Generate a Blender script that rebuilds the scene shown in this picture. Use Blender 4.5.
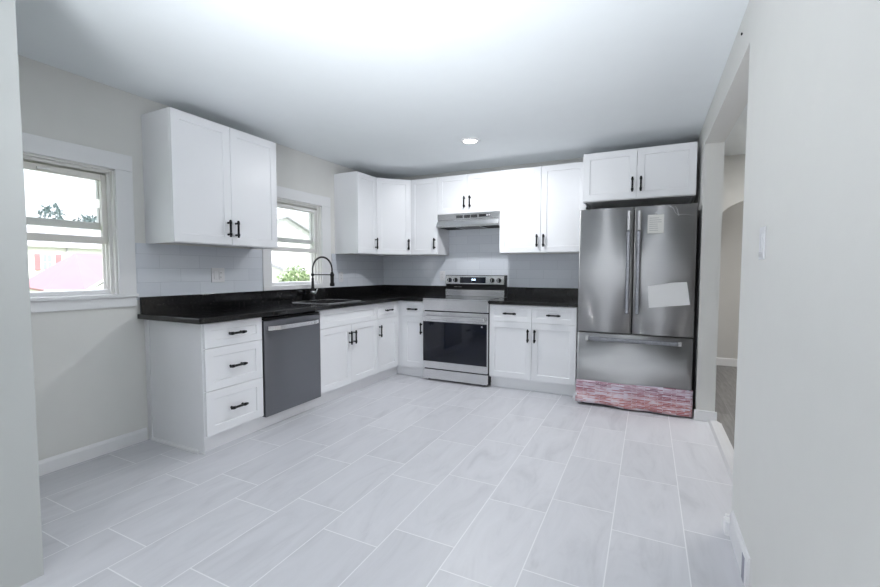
import bpy, bmesh, math, random
from mathutils import Vector, Matrix, Euler
random.seed(7)
PI = math.pi
for o in list(bpy.data.objects): bpy.data.objects.remove(o)
S = bpy.context.scene
COL = S.collection

# ------------------------------------------------------------------ camera, sky, sun, big lights, exposure
cam_d = bpy.data.cameras.new('camera'); cam = bpy.data.objects.new('camera', cam_d); COL.objects.link(cam)
cam_d.sensor_width = 36.0; cam_d.lens = 423.81 * 36.0 / 880.0
cam_d.clip_start = 0.05; cam_d.clip_end = 300
yaw, pit, rol = math.radians(26.207), math.radians(-3.062), math.radians(0.085)
cam.matrix_world = (Matrix.Translation((3.1895, -4.7604, 1.2061)) @ Matrix.Rotation(yaw, 4, 'Z')
                    @ Matrix.Rotation(PI/2 + pit, 4, 'X') @ Matrix.Rotation(rol, 4, 'Z'))
S.camera = cam

world = bpy.data.worlds.new('sky'); S.world = world; world.use_nodes = True
wn = world.node_tree.nodes; wl = world.node_tree.links
bg = wn['Background']
sky = wn.new('ShaderNodeTexSky'); sky.sky_type = 'NISHITA'; sky.sun_disc = False
sky.sun_elevation = math.radians(48); sky.sun_rotation = math.radians(100); sky.dust_density = 3.0; sky.air_density = 1.2
smul = wn.new('ShaderNodeVectorMath'); smul.operation = 'SCALE'; smul.inputs['Scale'].default_value = 0.06
smix = wn.new('ShaderNodeMix'); smix.data_type = 'RGBA'; smix.inputs[0].default_value = 0.72
smix.inputs[7].default_value = (0.86, 0.88, 0.96, 1)                      # thin bright overcast
wl.new(sky.outputs[0], smul.inputs[0]); wl.new(smul.outputs[0], smix.inputs[6]); wl.new(smix.outputs[2], bg.inputs[0])
bg.inputs[1].default_value = 1.85

def lamp(name, kind, loc, rot, energy, color=(1, 1, 1), **kw):
    d = bpy.data.lights.new(name, kind); d.energy = energy; d.color = color
    for k, v in kw.items(): setattr(d, k, v)
    o = bpy.data.objects.new(name, d); COL.objects.link(o); o.location = loc; o.rotation_euler = rot
    return o
# sun on the street side, the house itself keeps it off the left windows
lamp('sun', 'SUN', (6, -4, 12), (math.radians(42), 0, math.radians(78)), 2.6, (1.0, 0.97, 0.92), angle=0.02)
# daylight through the big window of the living area behind the camera
for _x, _w, _e in ((1.86, 0.16, 5), (3.05, 0.42, 8)):
    lamp('daylight_front_window', 'AREA', (_x, -7.95, 1.25), (-PI/2, 0, PI), _e, (0.90, 0.95, 1.0), shape='RECTANGLE', size=_w, size_y=2.0)
# unseen area lamp added behind the camera, aimed at the ceiling as fill
lamp('added_bounce_light', 'AREA', (2.5, -5.2, 0.4), (PI-0.78, 0, 0.15), 13, (0.92, 0.955, 1.0), shape='DISK', size=0.9, spread=math.radians(76))
# recessed downlights out of the picture are built with the visible one further down
DOWN_W = 9.5
S.view_settings.view_transform = 'Standard'; S.view_settings.look = 'None'
S.view_settings.gamma = 1.0; S.view_settings.use_curve_mapping = False
S.view_settings.exposure = 1.10
S.cycles.use_denoising = True
S.cycles.max_bounces = 12; S.cycles.diffuse_bounces = 6; S.cycles.glossy_bounces = 5
S.cycles.transparent_max_bounces = 12
S.cycles.sample_clamp_indirect = 6.0

# ------------------------------------------------------------------ materials
def new_mat(name):
    m = bpy.data.materials.new(name); m.use_nodes = True
    return m, m.node_tree.nodes, m.node_tree.links, m.node_tree.nodes['Principled BSDF']
def M(name, col, rough=0.5, metal=0.0, noise=0.0, nscale=8.0, bump=0.0, bscale=200.0, stretch=None, emis=0.0, aniso=0.0, coat=0.0, spec=0.5):
    m, n, l, b = new_mat(name)
    b.inputs['Roughness'].default_value = rough; b.inputs['Metallic'].default_value = metal
    b.inputs['Base Color'].default_value = (*col, 1)
    b.inputs['Specular IOR Level'].default_value = spec
    b.inputs['Coat Weight'].default_value = coat
    b.inputs['Coat Roughness'].default_value = 0.08
    if aniso:
        b.inputs['Anisotropic'].default_value = aniso; b.inputs['Anisotropic Rotation'].default_value = 0.25
        tg = n.new('ShaderNodeTangent'); tg.direction_type = 'RADIAL'; tg.axis = 'Z'; l.new(tg.outputs[0], b.inputs['Tangent'])
    tc = n.new('ShaderNodeTexCoord'); mp = n.new('ShaderNodeMapping')
    l.new(tc.outputs['Object'], mp.inputs[0])
    if stretch: mp.inputs['Scale'].default_value = stretch
    nz = n.new('ShaderNodeTexNoise'); nz.inputs['Scale'].default_value = nscale; nz.inputs['Detail'].default_value = 3
    l.new(mp.outputs[0], nz.inputs['Vector'])
    mx = n.new('ShaderNodeMix'); mx.data_type = 'RGBA'
    mx.inputs[6].default_value = (*[c*(1-noise) for c in col], 1); mx.inputs[7].default_value = (*[min(1, c*(1+noise)) for c in col], 1)
    l.new(nz.outputs['Fac'], mx.inputs[0]); l.new(mx.outputs[2], b.inputs['Base Color'])
    if bump:
        n2 = n.new('ShaderNodeTexNoise'); n2.inputs['Scale'].default_value = bscale; n2.inputs['Detail'].default_value = 2
        l.new(mp.outputs[0], n2.inputs['Vector'])
        bp = n.new('ShaderNodeBump'); bp.inputs['Strength'].default_value = bump; bp.inputs['Distance'].default_value = 0.002
        l.new(n2.outputs['Fac'], bp.inputs['Height']); l.new(bp.outputs[0], b.inputs['Normal'])
    if emis:
        b.inputs['Emission Color'].default_value = (*col, 1); b.inputs['Emission Strength'].default_value = emis
    return m

WALL = M('wall_paint', (0.72, 0.715, 0.69), 0.75, noise=0.02, bump=0.05, bscale=120)
CEIL = M('ceiling_paint', (0.79, 0.825, 0.845), 0.85, noise=0.015, bump=0.05, bscale=90)
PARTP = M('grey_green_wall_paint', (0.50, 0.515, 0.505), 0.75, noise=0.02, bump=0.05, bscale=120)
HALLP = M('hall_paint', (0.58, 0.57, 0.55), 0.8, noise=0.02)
TRIM = M('white_trim_paint', (0.80, 0.80, 0.81), 0.38, noise=0.01)
CAB = M('white_cabinet_lacquer', (0.82, 0.825, 0.845), 0.33, noise=0.008)
CABIN = M('cabinet_underside', (0.70, 0.69, 0.68), 0.5, noise=0.02)
BLACK = M('matte_black_metal', (0.006, 0.006, 0.007), 0.45, noise=0.1, spec=0.3)
BPLAST = M('black_plastic', (0.007, 0.007, 0.008), 0.45, noise=0.1, spec=0.35)
STEEL = M('brushed_steel', (0.50, 0.50, 0.505), 0.46, metal=1.0, noise=0.04, nscale=6, stretch=(1, 1, 60), bump=0.02, bscale=12, aniso=1.0)
HSTEEL = M('brushed_steel_range', (0.74, 0.74, 0.75), 0.26, metal=1.0, noise=0.05, nscale=6, stretch=(1, 60, 90), bump=0.02, bscale=12, aniso=0.8)
DSTEEL = M('dark_stainless', (0.24, 0.245, 0.265), 0.30, metal=1.0, noise=0.05, nscale=6, stretch=(1, 1, 60), bump=0.02, bscale=12, aniso=1.0)
CHROME = M('polished_chrome', (0.85, 0.85, 0.86), 0.08, metal=1.0, noise=0.02)
BGLASS = M('black_oven_glass', (0.004, 0.006, 0.014), 0.05, noise=0.05, spec=0.5)
DARKIN = M('dark_recess', (0.02, 0.02, 0.02), 0.7, noise=0.1)
PLATE = M('white_plastic_plate', (0.72, 0.72, 0.74), 0.35, noise=0.01)
SINKM = M('black_composite_sink', (0.012, 0.012, 0.013), 0.4, noise=0.2, nscale=120)
MESHF = M('grease_filter_mesh', (0.15, 0.15, 0.155), 0.4, metal=1.0, noise=0.35, nscale=160)
PAPER = M('white_paper', (0.88, 0.88, 0.88), 0.7, noise=0.01, bump=0.1, bscale=25)
PAPER2 = M('tag_paper', (0.74, 0.735, 0.70), 0.7, noise=0.02)
INK = M('grey_print', (0.42, 0.42, 0.42), 0.7, noise=0.05)
DISPLAY = M('oven_clock_digits', (0.75, 0.88, 1.0), 0.4, noise=0.0, emis=1.6)
LED = M('led_diffuser', (1.0, 0.98, 0.95), 0.4, noise=0.0, emis=9.0)
LEAF = M('shrub_leaves', (0.24, 0.32, 0.17), 0.6, noise=0.5, nscale=3)
TREEL = M('tree_leaves', (0.13, 0.19, 0.19), 0.6, noise=0.4, nscale=1)
BARK = M('tree_bark', (0.20, 0.16, 0.13), 0.8, noise=0.3)
VINYL = M('white_vinyl', (0.78, 0.77, 0.75), 0.4, noise=0.01)
SASHM = M('almond_sash_vinyl', (0.76, 0.735, 0.69), 0.4, noise=0.02)
RSHUT = M('red_shutter_paint', (0.42, 0.22, 0.24), 0.6, noise=0.08)
RROOF = M('red_metal_roof', (0.36, 0.15, 0.185), 0.5, noise=0.12, nscale=1.2)
GROOF = M('grey_roof_shingle', (0.42, 0.42, 0.45), 0.8, noise=0.25, nscale=4)
LAWN = M('lawn', (0.16, 0.22, 0.08), 0.9, noise=0.3, nscale=1.5)

def glass_mat():
    m, n, l, b = new_mat('window_glass')
    out = n['Material Output']; n.remove(b)
    tr = n.new('ShaderNodeBsdfTransparent'); tr.inputs[0].default_value = (0.96, 0.97, 0.97, 1)
    gl = n.new('ShaderNodeBsdfGlossy'); gl.inputs['Roughness'].default_value = 0.02
    mx = n.new('ShaderNodeMixShader'); mx.inputs[0].default_value = 0.07
    l.new(tr.outputs[0], mx.inputs[1]); l.new(gl.outputs[0], mx.inputs[2]); l.new(mx.outputs[0], out.inputs[0])
    return m
GLASS = glass_mat()

def brick_nodes(n, l, offs, bw, rh, mortar, c1, c2, cm, offset, axes=(1, 0)):
    tc = n.new('ShaderNodeTexCoord'); sp = n.new('ShaderNodeSeparateXYZ'); l.new(tc.outputs['Object'], sp.inputs[0])
    cb = n.new('ShaderNodeCombineXYZ')
    for k in range(2):
        a = n.new('ShaderNodeMath'); a.operation = 'ADD'; a.inputs[1].default_value = offs[k]
        l.new(sp.outputs[axes[k]], a.inputs[0]); l.new(a.outputs[0], cb.inputs[k])
    br = n.new('ShaderNodeTexBrick'); br.offset = offset; br.offset_frequency = 2; br.squash = 1.0
    br.inputs['Scale'].default_value = 1.0; br.inputs['Mortar Size'].default_value = mortar; br.inputs['Mortar Smooth'].default_value = 0.15
    br.inputs['Brick Width'].default_value = bw; br.inputs['Row Height'].default_value = rh; br.inputs['Bias'].default_value = 0
    br.inputs['Color1'].default_value = (*c1, 1); br.inputs['Color2'].default_value = (*c2, 1); br.inputs['Mortar'].default_value = (*cm, 1)
    l.new(cb.outputs[0], br.inputs['Vector'])
    return tc, cb, br

def floor_mat():
    m, n, l, b = new_mat('floor_porcelain_tile')
    bw, rh = 0.5925, 0.3025
    tc, cb, br = brick_nodes(n, l, (2.535 - 0.75*bw + 40*bw, -2.76 + 20*rh), bw, rh, 0.0026, (0.585, 0.585, 0.615), (0.63, 0.63, 0.66), (0.80, 0.80, 0.82), 0.75)
    # grey marble veining running along the tiles, shifted from tile to tile
    ad = n.new('ShaderNodeVectorMath'); ad.operation = 'MULTIPLY_ADD'
    ad.inputs[1].default_value = (40, 40, 40); l.new(br.outputs['Color'], ad.inputs[0]); l.new(cb.outputs[0], ad.inputs[2])
    mp = n.new('ShaderNodeMapping'); mp.inputs['Scale'].default_value = (1.1, 4.2, 1); mp.inputs['Rotation'].default_value = (0, 0, 0.22)
    l.new(ad.outputs[0], mp.inputs[0])
    nz = n.new('ShaderNodeTexNoise'); nz.inputs['Scale'].default_value = 1.7; nz.inputs['Detail'].default_value = 7; nz.inputs['Roughness'].default_value = 0.62; nz.inputs['Distortion'].default_value = 1.3
    l.new(mp.outputs[0], nz.inputs['Vector'])
    rp = n.new('ShaderNodeValToRGB'); rp.color_ramp.elements[0].position = 0.30; rp.color_ramp.elements[0].color = (0.86, 0.86, 0.865, 1)
    rp.color_ramp.elements[1].position = 0.66; rp.color_ramp.elements[1].color = (1.03, 1.03, 1.03, 1)
    e = rp.color_ramp.elements.new(0.47); e.color = (0.97, 0.97, 0.97, 1)
    l.new(nz.outputs['Fac'], rp.inputs[0])
    mu = n.new('ShaderNodeMix'); mu.data_type = 'RGBA'; mu.blend_type = 'MULTIPLY'; mu.inputs[0].default_value = 1
    l.new(br.outputs['Color'], mu.inputs[6]); l.new(rp.outputs[0], mu.inputs[7])
    mx = n.new('ShaderNodeMix'); mx.data_type = 'RGBA'; l.new(br.outputs['Fac'], mx.inputs[0])
    l.new(mu.outputs[2], mx.inputs[6]); mx.inputs[7].default_value = (0.78, 0.78, 0.80, 1)
    l.new(mx.outputs[2], b.inputs['Base Color'])
    b.inputs['Roughness'].default_value = 0.38
    bp = n.new('ShaderNodeBump'); bp.invert = True; bp.inputs['Strength'].default_value = 0.25; bp.inputs['Distance'].default_value = 0.002
    l.new(br.outputs['Fac'], bp.inputs['Height']); l.new(bp.outputs[0], b.inputs['Normal'])
    return m
FLOOR = floor_mat()

def subway_mat(name, axes):
    m, n, l, b = new_mat(name)
    tc, cb, br = brick_nodes(n, l, (10*0.305, -1.018 + 10*0.1016*2), 0.305, 0.1016, 0.0018, (0.66, 0.69, 0.745), (0.70, 0.73, 0.78), (0.57, 0.60, 0.65), 0.5, axes)
    l.new(br.outputs['Color'], b.inputs['Base Color']); b.inputs['Roughness'].default_value = 0.13
    bp = n.new('ShaderNodeBump'); bp.invert = True; bp.inputs['Strength'].default_value = 0.5; bp.inputs['Distance'].default_value = 0.002
    nz = n.new('ShaderNodeTexNoise'); nz.inputs['Scale'].default_value = 9; l.new(cb.outputs[0], nz.inputs['Vector'])
    b2 = n.new('ShaderNodeBump'); b2.inputs['Strength'].default_value = 0.12; b2.inputs['Distance'].default_value = 0.004
    l.new(nz.outputs['Fac'], b2.inputs['Height'])
    l.new(br.outputs['Fac'], bp.inputs['Height']); l.new(b2.outputs[0], bp.inputs['Normal']); l.new(bp.outputs[0], b.inputs['Normal'])
    return m
TILE_L = subway_mat('subway_tile_along_wall', (1, 2)); TILE_B = subway_mat('subway_tile_across_wall', (0, 2))

def granite_mat():
    m, n, l, b = new_mat('black_granite')
    tc = n.new('ShaderNodeTexCoord')
    v = n.new('ShaderNodeTexVoronoi'); v.inputs['Scale'].default_value = 240; l.new(tc.outputs['Object'], v.inputs['Vector'])
    nz = n.new('ShaderNodeTexNoise'); nz.inputs['Scale'].default_value = 60; nz.inputs['Detail'].default_value = 4; l.new(tc.outputs['Object'], nz.inputs['Vector'])
    r1 = n.new('ShaderNodeValToRGB'); r1.color_ramp.elements[0].position = 0.56; r1.color_ramp.elements[0].color = (0.006, 0.006, 0.007, 1)
    r1.color_ramp.elements[1].position = 0.78; r1.color_ramp.elements[1].color = (0.05, 0.043, 0.036, 1); l.new(nz.outputs['Fac'], r1.inputs[0])
    r2 = n.new('ShaderNodeValToRGB'); r2.color_ramp.elements[0].position = 0.0; r2.color_ramp.elements[0].color = (0.05, 0.05, 0.05, 1)
    r2.color_ramp.elements[1].position = 0.16; r2.color_ramp.elements[1].color = (0, 0, 0, 1); l.new(v.outputs['Distance'], r2.inputs[0])
    ad = n.new('ShaderNodeMix'); ad.data_type = 'RGBA'; ad.blend_type = 'ADD'; ad.inputs[0].default_value = 0.5
    l.new(r1.outputs[0], ad.inputs[6]); l.new(r2.outputs[0], ad.inputs[7]); l.new(ad.outputs[2], b.inputs['Base Color'])
    b.inputs['Roughness'].default_value = 0.10
    return m
GRANITE = granite_mat()

def film_mat():
    m, n, l, b = new_mat('red_printed_film')
    tc, cb, br = brick_nodes(n, l, (10, 10), 0.10, 0.0115, 0.0018, (0, 0, 0), (1, 1, 1), (0.5, 0.5, 0.5), 0.37, (0, 2))
    def noise(sc, scale):
        nz = n.new('ShaderNodeTexNoise'); nz.inputs['Scale'].default_value = scale; nz.inputs['Detail'].default_value = 3
        mp = n.new('ShaderNodeMapping'); mp.inputs['Scale'].default_value = sc; l.new(tc.outputs['Object'], mp.inputs[0]); l.new(mp.outputs[0], nz.inputs['Vector']); return nz.outputs['Fac']
    def math_(op, a, b_):
        q = n.new('ShaderNodeMath'); q.operation = op
        for k, v in enumerate((a, b_)):
            if isinstance(v, (int, float)): q.inputs[k].default_value = v
            else: l.new(v, q.inputs[k])
        return q.outputs[0]
    big = noise((1, 1, 2.2), 5.0); fine_ = noise((1, 1, 9), 22.0)
    f = math_('ADD', math_('MULTIPLY', br.outputs['Color'], 0.22), math_('ADD', math_('MULTIPLY', big, 0.45), math_('MULTIPLY', fine_, 0.40)))
    f = math_('SUBTRACT', f, 0.045)
    # lower rows are printed redder, upper rows more purple
    sp = n.new('ShaderNodeSeparateXYZ'); l.new(tc.outputs['Object'], sp.inputs[0])
    rp = n.new('ShaderNodeValToRGB'); E = rp.color_ramp.elements
    E[0].position = 0.36; E[0].color = (0.36, 0.06, 0.06, 1); E[1].position = 0.70; E[1].color = (0.72, 0.66, 0.74, 1)
    for p, c in ((0.46, (0.50, 0.15, 0.13)), (0.53, (0.66, 0.42, 0.45)), (0.57, (0.70, 0.60, 0.66))):
        e = E.new(p); e.color = (*c, 1)
    rq = n.new('ShaderNodeValToRGB'); E = rq.color_ramp.elements
    E[0].position = 0.36; E[0].color = (0.20, 0.05, 0.10, 1); E[1].position = 0.70; E[1].color = (0.70, 0.66, 0.76, 1)
    for p, c in ((0.46, (0.36, 0.13, 0.19)), (0.53, (0.52, 0.36, 0.44)), (0.57, (0.64, 0.56, 0.66))):
        e = E.new(p); e.color = (*c, 1)
    l.new(f, rp.inputs[0]); l.new(f, rq.inputs[0])
    mh = n.new('ShaderNodeMix'); mh.data_type = 'RGBA'; mh.clamp_factor = True
    l.new(math_('MULTIPLY', math_('ADD', sp.outputs[2], -0.08), 9.0), mh.inputs[0]); l.new(rp.outputs[0], mh.inputs[6]); l.new(rq.outputs[0], mh.inputs[7])
    mx = n.new('ShaderNodeMix'); mx.data_type = 'RGBA'; l.new(br.outputs['Fac'], mx.inputs[0]); l.new(mh.outputs[2], mx.inputs[6]); mx.inputs[7].default_value = (0.62, 0.55, 0.62, 1)
    l.new(mx.outputs[2], b.inputs['Base Color']); b.inputs['Roughness'].default_value = 0.25
    return m
FILM = film_mat()
WRAP = M('crinkled_clear_wrap_on_steel', (0.20, 0.205, 0.225), 0.28, metal=0.7, noise=0.45, nscale=70, bump=1.0, bscale=60)
CLEARF = M('clear_film_edge', (0.75, 0.75, 0.78), 0.2, noise=0.1)

def wood_tile_mat():
    m, n, l, b = new_mat('hall_grey_plank')
    tc, cb, br = brick_nodes(n, l, (20, 20), 0.9, 0.16, 0.003, (0.14, 0.135, 0.135), (0.20, 0.195, 0.19), (0.22, 0.215, 0.21), 0.37)
    mp = n.new('ShaderNodeMapping'); mp.inputs['Scale'].default_value = (1, 9, 1); l.new(cb.outputs[0], mp.inputs[0])
    nz = n.new('ShaderNodeTexNoise'); nz.inputs['Scale'].default_value = 5; nz.inputs['Detail'].default_value = 5; l.new(mp.outputs[0], nz.inputs['Vector'])
    mu = n.new('ShaderNodeMix'); mu.data_type = 'RGBA'; mu.blend_type = 'OVERLAY'; mu.inputs[0].default_value = 0.6
    l.new(br.outputs['Color'], mu.inputs[6]); l.new(nz.outputs['Fac'], mu.inputs[7]); l.new(mu.outputs[2], b.inputs['Base Color'])
    b.inputs['Roughness'].default_value = 0.4
    return m
PLANK = wood_tile_mat()

def siding_mat():
    m, n, l, b = new_mat('white_lap_siding')
    tc = n.new('ShaderNodeTexCoord'); w = n.new('ShaderNodeTexWave'); w.bands_direction = 'Z'; w.wave_profile = 'SAW'; w.inputs['Scale'].default_value = 2.2
    l.new(tc.outputs['Object'], w.inputs['Vector'])
    bp = n.new('ShaderNodeBump'); bp.inputs['Strength'].default_value = 0.4; bp.inputs['Distance'].default_value = 0.02
    l.new(w.outputs['Fac'], bp.inputs['Height']); l.new(bp.outputs[0], b.inputs['Normal'])
    b.inputs['Base Color'].default_value = (0.80, 0.79, 0.77, 1); b.inputs['Roughness'].default_value = 0.7
    return m
SIDING = siding_mat()

# ------------------------------------------------------------------ mesh helpers
def NB(): return bmesh.new()
def box(bm, x0, x1, y0, y1, z0, z1, bev=0.0, seg=2):
    vs = [bm.verts.new((x, y, z)) for x in (x0, x1) for y in (y0, y1) for z in (z0, z1)]
    fs = [bm.faces.new([vs[i] for i in q]) for q in ((0, 1, 3, 2), (4, 6, 7, 5), (0, 4, 5, 1), (2, 3, 7, 6), (0, 2, 6, 4), (1, 5, 7, 3))]
    if bev > 0:
        es = {e for f in fs for e in f.edges}
        bmesh.ops.bevel(bm, geom=list(es), offset=bev, segments=seg, profile=0.5, affect='EDGES')
    return fs
def prism(bm, pts, a, b, axis='x', bev=0.0):
    """extrude a polygon along an axis; pts are the two other coordinates in order"""
    def mk(p, t):
        return {'x': (t, p[0], p[1]), 'y': (p[0], t, p[1]), 'z': (p[0], p[1], t)}[axis]
    A = [bm.verts.new(mk(p, a)) for p in pts]; B = [bm.verts.new(mk(p, b)) for p in pts]
    n = len(pts); fs = [bm.faces.new(A), bm.faces.new(B[::-1])]
    for i in range(n): fs.append(bm.faces.new((A[i], B[i], B[(i+1) % n], A[(i+1) % n])))
    if bev > 0:
        bmesh.ops.recalc_face_normals(bm, faces=fs)
        bmesh.ops.bevel(bm, geom=list({e for f in fs for e in f.edges}), offset=bev, segments=2, profile=0.5, affect='EDGES')
def tube(bm, pts, r, seg=12, caps=True):
    pts = [Vector(p) for p in pts]; rings = []
    R = r if isinstance(r, (list, tuple)) else [r]*len(pts)
    t0 = (pts[1]-pts[0]).normalized()
    u = t0.orthogonal().normalized()
    for i, p in enumerate(pts):
        t = ((pts[min(i+1, len(pts)-1)]-pts[max(i-1, 0)])).normalized()
        u = (u - t*u.dot(t)).normalized(); v = t.cross(u)
        rings.append([bm.verts.new(p + (u*math.cos(2*PI*k/seg)+v*math.sin(2*PI*k/seg))*R[i]) for k in range(seg)])
    for a, b in zip(rings, rings[1:]):
        for k in range(seg):
            f = bm.faces.new((a[k], a[(k+1) % seg], b[(k+1) % seg], b[k])); f.smooth = True
    if caps: bm.faces.new(rings[0][::-1]); bm.faces.new(rings[-1])
def lathe(bm, prof, c, axis='z', seg=32):
    """profile of (radius, height) pairs turned about an axis through c"""
    rings = []
    for r, h in prof:
        ring = []
        for k in range(seg):
            a = 2*PI*k/seg; p, q = r*math.cos(a), r*math.sin(a)
            ring.append(bm.verts.new({'z': (c[0]+p, c[1]+q, c[2]+h), 'y': (c[0]+p, c[1]+h, c[2]+q), 'x': (c[0]+h, c[1]+p, c[2]+q)}[axis]))
        rings.append(ring)
    for a, b in zip(rings, rings[1:]):
        for k in range(seg):
            f = bm.faces.new((a[k], a[(k+1) % seg], b[(k+1) % seg], b[k])); f.smooth = True
    bm.faces.new(rings[0][::-1]); bm.faces.new(rings[-1])
def shaker(bm, x0, x1, z0, z1, yb, th=0.019, rail=0.058, dep=0.0065):
    """a five-piece shaker front facing -y: frame, small chamfer, recessed panel"""
    yf = yb-th
    def ring(ix, y): return [bm.verts.new(p) for p in ((x0+ix, y, z0+ix), (x1-ix, y, z0+ix), (x1-ix, y, z1-ix), (x0+ix, y, z1-ix))]
    e = 0.0015
    rs = [ring(0, yb), ring(0, yf+e), ring(e, yf), ring(rail, yf), ring(rail+0.0035, yf+dep)]
    for a, b in zip(rs, rs[1:]):
        for k in range(4): bm.faces.new((a[k], a[(k+1) % 4], b[(k+1) % 4], b[k]))
    bm.faces.new(rs[-1]); bm.faces.new(rs[0][::-1])
def obj(name, bm, mat, parent=None, label=None, loc=None, rotz=None, smooth=False):
    bmesh.ops.recalc_face_normals(bm, faces=bm.faces[:])
    me = bpy.data.meshes.new(name); bm.to_mesh(me); bm.free(); me.materials.append(mat)
    if smooth:
        for p in me.polygons: p.use_smooth = True
    o = bpy.data.objects.new(name, me); COL.objects.link(o)
    if parent is not None: o.parent = parent
    if loc: o.location = loc
    if rotz is not None: o.rotation_euler = (0, 0, rotz)
    if label: o['label'] = label
    return o
def tag(o, label, cat, group=None):
    o['label'] = label; o['category'] = cat
    if group: o['group'] = group
    return o
def thing(name, label, cat, loc=(0, 0, 0), rotz=0.0, group=None):
    o = bpy.data.objects.new(name, None); COL.objects.link(o); o.empty_display_size = 0.1
    o.location = loc; o.rotation_euler = (0, 0, rotz)
    return tag(o, label, cat, group)
def struct(name, bm, mat, label=None):
    o = obj(name, bm, mat); o['kind'] = 'structure'
    if label: o['label'] = label
    return o

# ------------------------------------------------------------------ the room
CE, RW = 2.408, 3.56            # ceiling height, right wall
YD0, YD1, HZ = -2.455, -0.80, 2.205   # doorway in the right wall
bm = NB(); box(bm, -0.16, 3.69, -7.66, 0.16, -0.12, 0.0); struct('floor', bm, FLOOR, 'pale grey marbled porcelain tile floor')
bm = NB(); box(bm, -0.16, 7.2, -7.66, 3.2, CE, CE+0.16); struct('ceiling', bm, CEIL, 'flat pale ceiling')
W1 = (-3.87, -3.165, 1.045, 1.872)   # opening of the first window: y0 y1 z0 z1
W2 = (-1.885, -1.192, 1.06, 1.900)   # opening of the window over the sink
bm = NB()
ys = [-4.0, W1[0], W1[1], W2[0], W2[1], 0.16]
for a, b in ((0, 1), (2, 3), (4, 5)): box(bm, -0.16, 0, ys[a], ys[b], 0, CE)
for w in (W1, W2):
    box(bm, -0.16, 0, w[0], w[1], 0, w[2]); box(bm, -0.16, 0, w[0], w[1], w[3], CE)
struct('wall_left', bm, WALL, 'warm white painted wall with the two windows')
bm = NB(); box(bm, 0, 3.69, 0, 0.14, 0, CE)
struct('wall_back', bm, WALL, 'painted wall behind the range')
bm = NB()
box(bm, RW, RW+0.13, YD1, 0, 0, CE); box(bm, RW, RW+0.13, -7.5, YD0, 0, CE); box(bm, RW, RW+0.13, YD0, YD1, HZ, CE)
wall_right = struct('wall_right', bm, WALL, 'warm white wall with a wide cased doorway')
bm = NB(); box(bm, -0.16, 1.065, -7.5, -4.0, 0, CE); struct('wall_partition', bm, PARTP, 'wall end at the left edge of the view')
bm = NB()                                    # wall behind the camera, with two narrow tall windows
for a, b in ((1.0, 1.75), (1.97, 2.84), (3.26, 3.69)): box(bm, a, b, -7.66, -7.5, 0, CE)
for a, b in ((1.75, 1.97), (2.84, 3.26)): box(bm, a, b, -7.66, -7.5, 0, 0.25); box(bm, a, b, -7.66, -7.5, 2.25, CE)
struct('wall_front', bm, WALL, 'wall behind the camera')
# hallway beyond the doorway
bm = NB(); box(bm, 3.69, 7.2, -7.66, 3.2, -0.12, 0.0); struct('floor_hall', bm, PLANK, 'grey wood-look plank floor of the hall')
bm = NB(); box(bm, 7.06, 7.2, -7.5, 3.2, 0, CE); struct('wall_hall_right', bm, WALL)
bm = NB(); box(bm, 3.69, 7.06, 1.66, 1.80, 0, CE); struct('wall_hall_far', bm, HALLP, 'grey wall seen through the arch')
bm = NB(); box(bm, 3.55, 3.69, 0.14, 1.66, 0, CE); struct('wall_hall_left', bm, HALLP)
bm = NB()                                    # wall with the arched opening
ax0, ax1, zs, ztop = 3.83, 5.01, 1.74, 1.99
arc = []
for k in range(17):
    t = PI - PI*k/16; arc.append((0.5*(ax0+ax1)+0.5*(ax1-ax0)*math.cos(t), zs+(ztop-zs)*math.sin(t)))
for (xa, za), (xb, zb) in zip(arc, arc[1:]): prism(bm, [(xa, za), (xb, zb), (xb, CE), (xa, CE)], 0.58, 0.70, 'y')
box(bm, 3.69, ax0, 0.58, 0.70, 0, CE); box(bm, ax1, 7.06, 0.58, 0.70, 0, CE)
struct('wall_hall_arch', bm, WALL, 'pale hall wall with an arched opening')
bm = NB(); box(bm, 3.69, 7.06, -7.5, -7.36, 0, CE); struct('wall_hall_front', bm, WALL)
bm = NB(); box(bm, 3.69, 7.06, 1.645, 1.66, 0, 0.10, 0.004); struct('baseboard_hall', bm, TRIM, 'white baseboard of the hall seen through the arch')

# baseboards
def base_profile(h=0.088, t=0.014): return [(0, 0), (t, 0), (t, h-0.018), (t*0.45, h), (0, h)]
bm = NB(); prism(bm, base_profile(), -4.0, -3.022, 'y'); o = struct('baseboard_left', bm, TRIM, 'white baseboard below the left window')
bm = NB()
box(bm, RW-0.014, RW+0.144, YD1-0.014, YD1, 0, 0.085, 0.003)
struct('baseboard_back', bm, TRIM, 'white baseboard wrapping the doorway jamb beside the refrigerator')
bm = NB()
box(bm, RW-0.022, RW+0.144, YD0, YD0+0.016, 0, 0.075, 0.003); box(bm, RW-0.030, RW, YD0-0.05, YD0+0.004, 0, 0.066, 0.004)
struct('baseboard_right', bm, TRIM, 'white baseboard return at the near doorway jamb')
bm = NB(); prism(bm, [(3.645, 0), (3.66, 0.014), (3.70, 0.018), (3.735, 0.0)], YD0+0.016, YD1-0.014, 'y')
struct('trim_1', bm, M('threshold_stone', (0.60, 0.60, 0.61), 0.45, noise=0.04), 'white threshold strip across the doorway')

# tiled backsplash panels on the walls
bm = NB()
box(bm, 0, 0.008, -3.055, -1.985, 1.0, 1.396); box(bm, 0, 0.008, -1.03, 0, 1.0, 1.396)
struct('backsplash_left', bm, TILE_L, 'pale glossy subway tile on the window wall')
bm = NB(); box(bm, 0.008, 0.973, -0.008, 0, 0.85, 1.396); box(bm, 0.973, 1.723, -0.008, 0, 0.85, 1.86); box(bm, 1.723, 2.615, -0.008, 0, 0.85, 1.396)
struct('backsplash_back', bm, TILE_B, 'pale glossy subway tile behind the range')

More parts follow.
